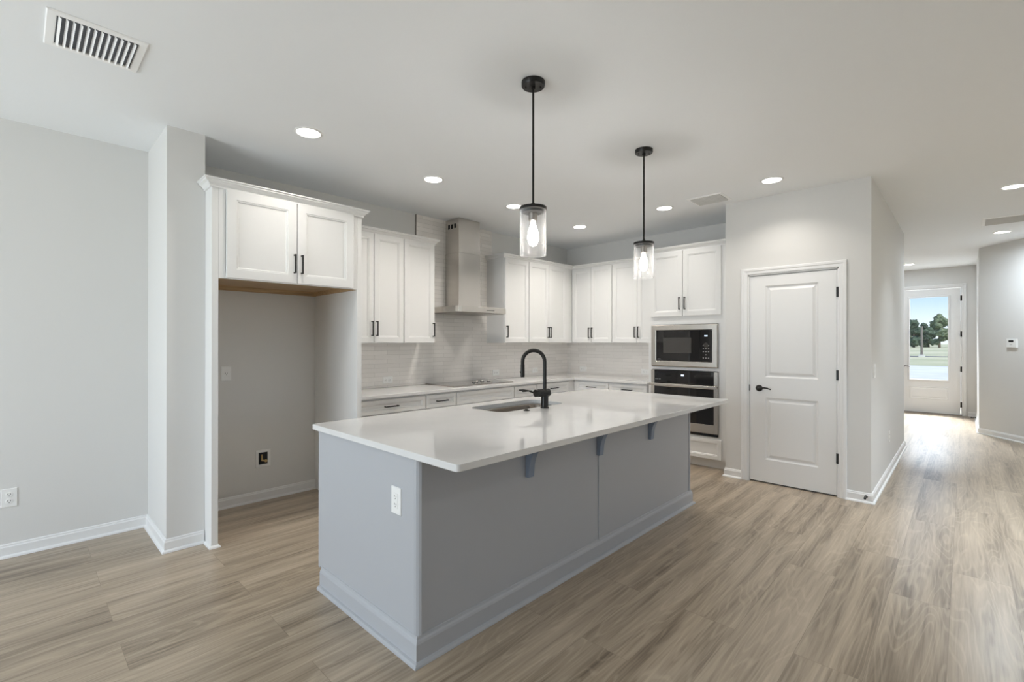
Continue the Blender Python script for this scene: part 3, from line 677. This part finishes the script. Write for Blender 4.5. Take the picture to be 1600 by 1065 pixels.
# faucet: gooseneck arcs towards the sink (away from the seating side), lever on the left
fx_, fy_ = 2.572, 2.143
fc = tag(empty('faucet', (fx_, fy_, IT)), 'matte black gooseneck kitchen faucet beside the island sink', 'faucet')
MB().lathe([(0.030, 0.0), (0.030, 0.006), (0.026, 0.010), (0.0255, 0.125), (0.024, 0.128)], (0, 0, 0), 28).build('base', BLACK, fc, smooth=True)
hv = Vector((-0.97, 0.22, 0)).normalized(); lv = Vector((-0.64, 0.77, 0))
m = MB(); 
m.tube([hv*-0.036+Vector((0, 0, 0.108)), hv*0.058+Vector((0, 0, 0.108))], 0.028, 28)
hb = m.build('valve_body', BLACK, fc, 0.002, smooth=True)
m = MB(); m.tube([hv*0.059+Vector((0, 0, 0.108)), hv*0.082+Vector((0, 0, 0.108))], 0.0255, 28)
lb = hv*0.074+lv*0.020
m.tube([lb+Vector((0, 0, 0.112)), lb+lv*0.030+Vector((0, 0, 0.124)), lb+lv*0.065+Vector((0, 0, 0.129)), lb+lv*0.100+Vector((0, 0, 0.129))], [0.006, 0.0055, 0.005, 0.0042], 10)
m.build('lever_handle', BLACK, fc, smooth=True)
sv = Vector((-0.62, 0.78, 0)).normalized()
R_ = 0.078
pts = [Vector((0, 0, 0.126)), Vector((0, 0, 0.22)), Vector((0, 0, 0.32))]
top = 0.418-0.013-R_
pts.append(Vector((0, 0, top)))
for k in range(1, 17):
    a = PI - k/16*PI
    pts.append(sv*(R_+R_*math.cos(a)) + Vector((0, 0, top+R_*math.sin(a))))
pts.append(sv*2*R_ + Vector((0, 0, top-0.02)))
MB().tube(pts, 0.0135, 18).build('gooseneck_spout', BLACK, fc, smooth=True)
m = MB(); b0 = sv*2*R_
m.tube([b0+Vector((0, 0, top-0.02)), b0+Vector((0, 0, top-0.10)), b0+Vector((0, 0, top-0.112))], [0.0145, 0.0155, 0.014], 18)
m.tube([b0+sv*0.013+Vector((0, 0, top-0.075)), b0+sv*0.019+Vector((0, 0, top-0.078))], 0.006, 10)
m.build('spray_head', BLACK, fc, smooth=True)
b_ = MB().lathe([(0.022, 0.0005), (0.022, 0.004), (0.019, 0.006), (0.012, 0.006), (0.012, 0.009), (0.010, 0.010)], (0, 0, 0), 24).build('air_switch', BLACK, None, smooth=True, loc=(2.389, 2.150, IT))
tag(b_, 'small black push button set in the worktop left of the faucet', 'button')

# ================================================================== pendants
def make_pendant():
    e = empty('pendant_light', (0, 0, 0))
    cp = MB().lathe([(0.064, H-0.0005), (0.064, H-0.022), (0.060, H-0.028), (0.012, H-0.028), (0.012, H-0.040), (0.007, H-0.044)], (0, 0, 0), 40).build('canopy', BLACK, e, smooth=True)
    for a in (0.75, 0.75+PI):
        MB().lathe([(0.004, H-0.036), (0.004, H-0.028)], (0.040*math.sin(a), -0.040*math.cos(a), 0), 10).build('screw', BLACK, cp)
    MB().lathe([(0.006, 2.125), (0.006, H-0.044)], (0, 0, 0), 12).build('rod', BLACK, e)
    MB().lathe([(0.010, 2.135), (0.013, 2.118), (0.016, 2.112), (0.0735, 2.112), (0.0745, 2.106), (0.0745, 2.097), (0.060, 2.095), (0.058, 2.082), (0.020, 2.080)], (0, 0, 0), 48).build('shade_cap', BLACK, e, smooth=True)
    MB().lathe([(0.024, 2.082), (0.024, 2.040), (0.020, 2.036)], (0, 0, 0), 24).build('lamp_socket', STEELD, e, smooth=True)
    MB().lathe([(0.012, 2.038), (0.014, 2.020), (0.026, 1.985), (0.031, 1.955), (0.029, 1.930), (0.020, 1.908), (0.006, 1.900)], (0, 0, 0), 24).build('bulb', BULB, e, smooth=True)
    z0, z1 = 1.849, 2.0965
    m = MB(); m.loft([[(r*math.cos(2*PI*i/56), r*math.sin(2*PI*i/56), z) for i in range(56)] for r, z in ((0.0715, z1), (0.0715, z0+0.002), (0.0700, z0), (0.0685, z0+0.002), (0.0685, z1))], True, False)
    m.build('glass_shade', SHADE, e, smooth=True)
    tag(e, 'black rod pendant with a clear glass cylinder, nearer the viewer over the island', 'pendant light', 'pendant lights over the island')
    return e
p1 = make_pendant(); p1.location = (1.943, 1.702, 0)
p2 = copy_tree(p1); p2.location = (3.196, 1.713, 0)
p2['label'] = 'black rod pendant with a clear glass cylinder, farther one near the oven tower'
for x, y in ((1.943, 1.702), (3.196, 1.713)):
    lamp('pendant_bulb_light', 'POINT', (x, y, 1.945), PEND_W, (1.0, 0.96, 0.92), shadow_soft_size=0.035)

# ================================================================== recessed downlights
cans = [(1.361, 3.218, 'round recessed ceiling light in front of the refrigerator enclosure'),
        (2.507, 3.355, 'round recessed ceiling light in front of the wall cabinets left of the hood'),
        (3.589, 3.410, 'round recessed ceiling light just left of the nearer pendant shade'),
        (4.789, 3.430, 'round recessed ceiling light near the corner of the wall cabinets'),
        (4.741, 2.303, 'round recessed ceiling light in front of the oven tower'),
        (4.564, 1.221, 'round recessed ceiling light above the pantry door'),
        (6.269, -0.322, 'round recessed ceiling light at the right edge, nearest in the hallway'),
        (8.755, -0.347, 'round recessed ceiling light beyond the hallway ceiling vent'),
        (11.274, 0.741, 'round recessed ceiling light in the entry before the front door')]
def make_can():
    e = empty('recessed_light', (0, 0, H))
    m = MB(); m.loft([[(r*math.cos(2*PI*i/40), r*math.sin(2*PI*i/40), z) for i in range(40)] for r, z in ((0.092, -0.0005), (0.090, -0.004), (0.078, -0.007), (0.074, -0.004), (0.074, -0.0005))], True, False)
    m.build('trim_ring', PLAST, e, smooth=True)
    MB().lathe([(0.0735, -0.0006), (0.0735, -0.0035)], (0, 0, 0), 40).build('light_lens', LENS, e)
    return e
c0 = make_can()
for i, (x, y, lb) in enumerate(cans):
    c = c0 if i == 0 else copy_tree(c0)
    c.location = (x, y, H); tag(c, lb, 'ceiling light', 'recessed ceiling lights')
    lamp('recessed_and_fill_glow', 'AREA', (x, y, H-0.012), (3.0, 6.4, 7.0, 8.0, 2.6, 3.6, 6, 21, 7.5)[i], CAN_C if i < 6 else HALL_C, (0, 0, -1), shape='DISK', size=0.13, spread=math.radians((126, 130, 126, 130, 124, 126, 105, 170, 180)[i]))

# ================================================================== ceiling vents
def vent(x0, x1, y0, y1, n, along, border, label, tilt=0.6, dark=DUCT):
    cx, cy = (x0+x1)/2, (y0+y1)/2
    e = tag(empty('ceiling_vent', (cx, cy, H)), label, 'air vent', 'ceiling air vents')
    a, b = (x1-x0)/2, (y1-y0)/2
    MB().sweep([(-a, -b), (a, -b), (a, b), (-a, b)], [(0, -0.0005), (0, -0.004), (0.004, -0.008), (border-0.004, -0.009), (border, -0.006), (border, -0.0005)], 1, True).build('frame', VENTW, e)
    MB().box(-a+border-0.002, a-border+0.002, -b+border-0.002, b-border+0.002, -0.0016, -0.0006).build('duct_opening', dark, e)
    ia, ib = a-border, b-border
    for k in range(n):
        t = (k+0.5)/n*2-1; m = MB()
        if along == 'y':
            c = t*ia; hw_ = ia/n*(0.52 if n == 12 else 0.66)
            m.prism([(c-hw_, -0.004), (c-hw_*0.2, -0.013), (c+hw_*0.6, -0.016), (c+hw_*0.6, -0.0145), (c-hw_*0.1, -0.0115), (c-hw_+0.002, -0.002)], -ib, ib, 'y')
        else:
            c = t*ib; hw_ = ib/n*0.6
            m.prism([(c-hw_, -0.003), (c+hw_*0.4, -0.012), (c+hw_, -0.012), (c+hw_, -0.0105), (c+hw_*0.4, -0.0105), (c-hw_+0.002, -0.002)], -ia, ia, 'x')
        m.build('louver', VENTW if n == 12 else VENTG, e)
    return e
vent(0.080, 0.430, 2.806, 3.150, 12, 'y', 0.034, 'large white slatted ceiling vent at the upper left')
vent(4.600, 4.900, 1.668, 2.003, 6, 'y', 0.026, 'small white ceiling vent near the top left of the pantry wall')
vent(7.670, 8.115, -0.62, -0.145, 15, 'y', 0.03, 'white ceiling vent in the hallway at the right edge')

# ================================================================== outlets, switches, boxes
def plate_base(name, loc, rz, w, h, label, cat, group):
    e = tag(empty(name, loc, rz), label, cat, group)
    MB().panel(-w/2, w/2, -h/2, h/2, [(0, -0.003), (0.003, -0.006)], -0.0004).build('cover_plate', PLAST, e)
    return e
def outlet(loc, rz, label, horizontal=False, sockets=2):
    w, h = (0.118, 0.073) if horizontal else (0.074, 0.118)
    e = plate_base('wall_outlet', loc, rz, w, h, label, 'outlet', 'power outlets')
    for s in ((-1, 1) if sockets == 2 else (0,)):
        dx, dz = (s*0.021, 0) if horizontal else (0, s*0.021)
        so = MB().lathe([(0.0165, -0.0055), (0.0165, -0.0078), (0.0155, -0.0085)], (dx, 0, dz), 24, 'y').build('socket', PLAST, e)
        m = MB()
        for q in (-0.0065, 0.0065):
            if horizontal: m.box(dx-0.001, dx+0.006, -0.0089, -0.0084, dz+q-0.0012, dz+q+0.0012)
            else: m.box(dx+q-0.0012, dx+q+0.0012, -0.0089, -0.0084, dz-0.001, dz+0.007)
        m.lathe([(0.0025, -0.0089), (0.0025, -0.0084)], (dx-(0.008 if horizontal else 0), 0, dz-(0 if horizontal else 0.008)), 10, 'y')
        m.build('socket_slots', DARK, so)
    return e
outlet((-0.038, YW, 0.378), 0, 'white duplex outlet low on the bare left wall')
outlet((1.192, YW, 1.113), 0, 'white single-socket outlet on the wall inside the refrigerator enclosure', sockets=1)
outlet((2.703, YW-0.011, 0.972), 0, 'horizontal white outlet on the backsplash left of the cooktop', True)
outlet((4.300, YW-0.011, 0.975), 0, 'horizontal white outlet on the backsplash right of the cooktop', True)
outlet((5.075, YW-0.011, 0.975), 0, 'horizontal white outlet on the backsplash behind the faucet neck', True)
outlet((XW-0.011, 4.110, 0.972), RQ, 'horizontal white outlet on the oven wall backsplash near the corner', True)
outlet((XW-0.011, 3.100, 0.975), RQ, 'horizontal white outlet on the backsplash beside the oven tower', True)
outlet((6.335, PY0, 0.385), 0, 'white outlet low on the dark side wall of the hallway')
# decorator outlet on the island end
e = plate_base('wall_outlet', (bx0, 1.853, 0.663), RQ, 0.078, 0.122, 'tall white outlet on the grey end of the island', 'outlet', 'power outlets')
ins = MB().box(-0.017, 0.017, -0.0080, -0.0058, -0.034, 0.034).build('socket', PLAST, e, 0.001)
m = MB()
for z in (0.018, -0.018):
    for q in (-0.0065, 0.0065): m.box(q-0.0012, q+0.0012, -0.0085, -0.0079, z-0.001, z+0.007)
    m.lathe([(0.0024, -0.0085), (0.0024, -0.0079)], (0, 0, z-0.008), 10, 'y')
m.build('socket_slots', DARK, ins)
# switch on the hall wall, by the corner
e = plate_base('light_switch', (5.22, PY0, 1.122), 0, 0.118, 0.122, 'white light switch on the hallway wall beside the pantry corner', 'light switch', None)
for x in (-0.024, 0.024):
    m = MB(); m.prism([(-0.0058, -0.033), (-0.0095, -0.033), (-0.0065, 0.0), (-0.0085, 0.033), (-0.0058, 0.033)], x-0.016, x+0.016, 'x'); m.build('rocker', PLAST, e)
# ice maker supply box
ib = tag(empty('water_supply_box', (1.478, YW, 0.362)), 'white recessed water supply box low inside the refrigerator enclosure', 'supply box')
MB().sweep([(-0.060, -0.075), (-0.060, 0.075), (0.060, 0.075), (0.060, -0.075)], [(0, -0.0004), (0, 0.004), (-0.004, 0.007), (-0.022, 0.007), (-0.024, 0.0004)], 1, True, to3=lambda x, y, h: (x, -h, y)).build('frame', PLAST, ib)
MB().box(-0.0365, 0.0365, -0.0016, -0.0006, -0.0515, 0.0515).build('recess', DARK, ib)
m = MB(); m.tube([(-0.012, -0.010, 0.035), (-0.012, -0.010, -0.020)], 0.008, 12); m.tube([(-0.012, -0.010, -0.015), (0.016, -0.012, -0.022)], 0.007, 10); m.lathe([(0.012, -0.020), (0.012, -0.012)], (0.018, 0, -0.022), 14, 'y')
m.build('valve', BRASS, ib, smooth=True)
# thermostat on the angled wall
tp = A0 + AD*0.540
ang = math.atan2(AN.y, AN.x) + PI/2
th_ = tag(empty('thermostat', (tp.x, tp.y, 1.362), ang), 'white thermostat with a small dark screen on the angled hallway wall', 'thermostat')
MB().panel(-0.075, 0.075, -0.062, 0.062, [(0, -0.018), (0.006, -0.026)], -0.0005).build('housing', PLAST, th_)
MB().box(-0.036, 0.036, -0.0272, -0.0255, 0.016, 0.044).build('screen', DARK, th_)
MB().box(-0.018, 0.018, -0.0272, -0.0255, -0.022, -0.014).build('button', MARK, th_)

# ================================================================== outdoors beyond the front door
GZ = -0.15
struct(MB().box(-60, 420, -220, 220, GZ-0.3, GZ).build('ground', LAWN), 'dry lawn outside')
struct(MB().box(12.6, 40, -30, 30, GZ, GZ+0.01).build('sand_lot', SAND), 'pale bare sand in front of the house')
struct(MB().box(12.36, 14.2, -1.2, 2.2, GZ, -0.02).build('porch_slab', SAND), 'pale concrete porch')
struct(MB().box(64, 67, -60, 60, GZ, GZ+0.02).build('road', ROADM), 'narrow dark road across the lawn')
def tree(x, y, h, r, mat, label, seed):
    rnd = random.Random(seed)
    e = tag(empty('tree', (x, y, GZ)), label, 'tree', 'trees beyond the lawn')
    MB().lathe([(0.28, 0.0), (0.22, h*0.3), (0.12, h*0.7)], (0, 0, 0), 8).build('trunk', BARK, e)
    m = MB()
    for k in range(20):
        a = rnd.uniform(0, 2*PI); zz = h*(0.08 + 0.80*rnd.random()**0.8); q = rnd.uniform(0, r*(1.0-0.45*zz/h)); s = r*rnd.uniform(0.28, 0.50)
        geo = bmesh.ops.create_icosphere(m.bm, subdivisions=3, radius=s, matrix=Matrix.Translation((q*math.cos(a), q*math.sin(a), zz)))
        for v in geo['verts']:
            n = noise.noise(v.co*1.1 + Vector((seed*3.1, 0, 0)))*0.45 + noise.noise(v.co*3.7)*0.40
            c = Vector((q*math.cos(a), q*math.sin(a), zz)); v.co = c + (v.co-c)*(1+n)
    m.build('crown', mat, e)
rt = random.Random(3)
kinds = ['broad dark green tree', 'pale feathery tree']
for i in range(13):
    y = -7.5 + i*2.6
    pale = i % 3 == 1
    hgt = rt.uniform(6.2, 8.6) + (0.8 if i < 7 else 0)
    x = 170 + (i % 2)*9 + rt.uniform(-1, 1)
    tree(x, y*1.0 + 2.0, hgt, rt.uniform(1.9, 2.4), LEAF_B if pale else LEAF_A,
         ('pale olive tree' if pale else 'dark green tree') + ' in the tree line seen through the front door glass', 20+i)
pl = tag(empty('utility_post', (63.2, 3.15, GZ)), 'slim wooden post standing by the road outside the front door', 'post')
MB().lathe([(0.10, 0), (0.085, 3.1)], (0, 0, 0), 12).build('shaft', POLE, pl)
MB().box(-0.2, 0.2, -0.25, 0.25, 0, 0.25).build('footing', SAND, pl)
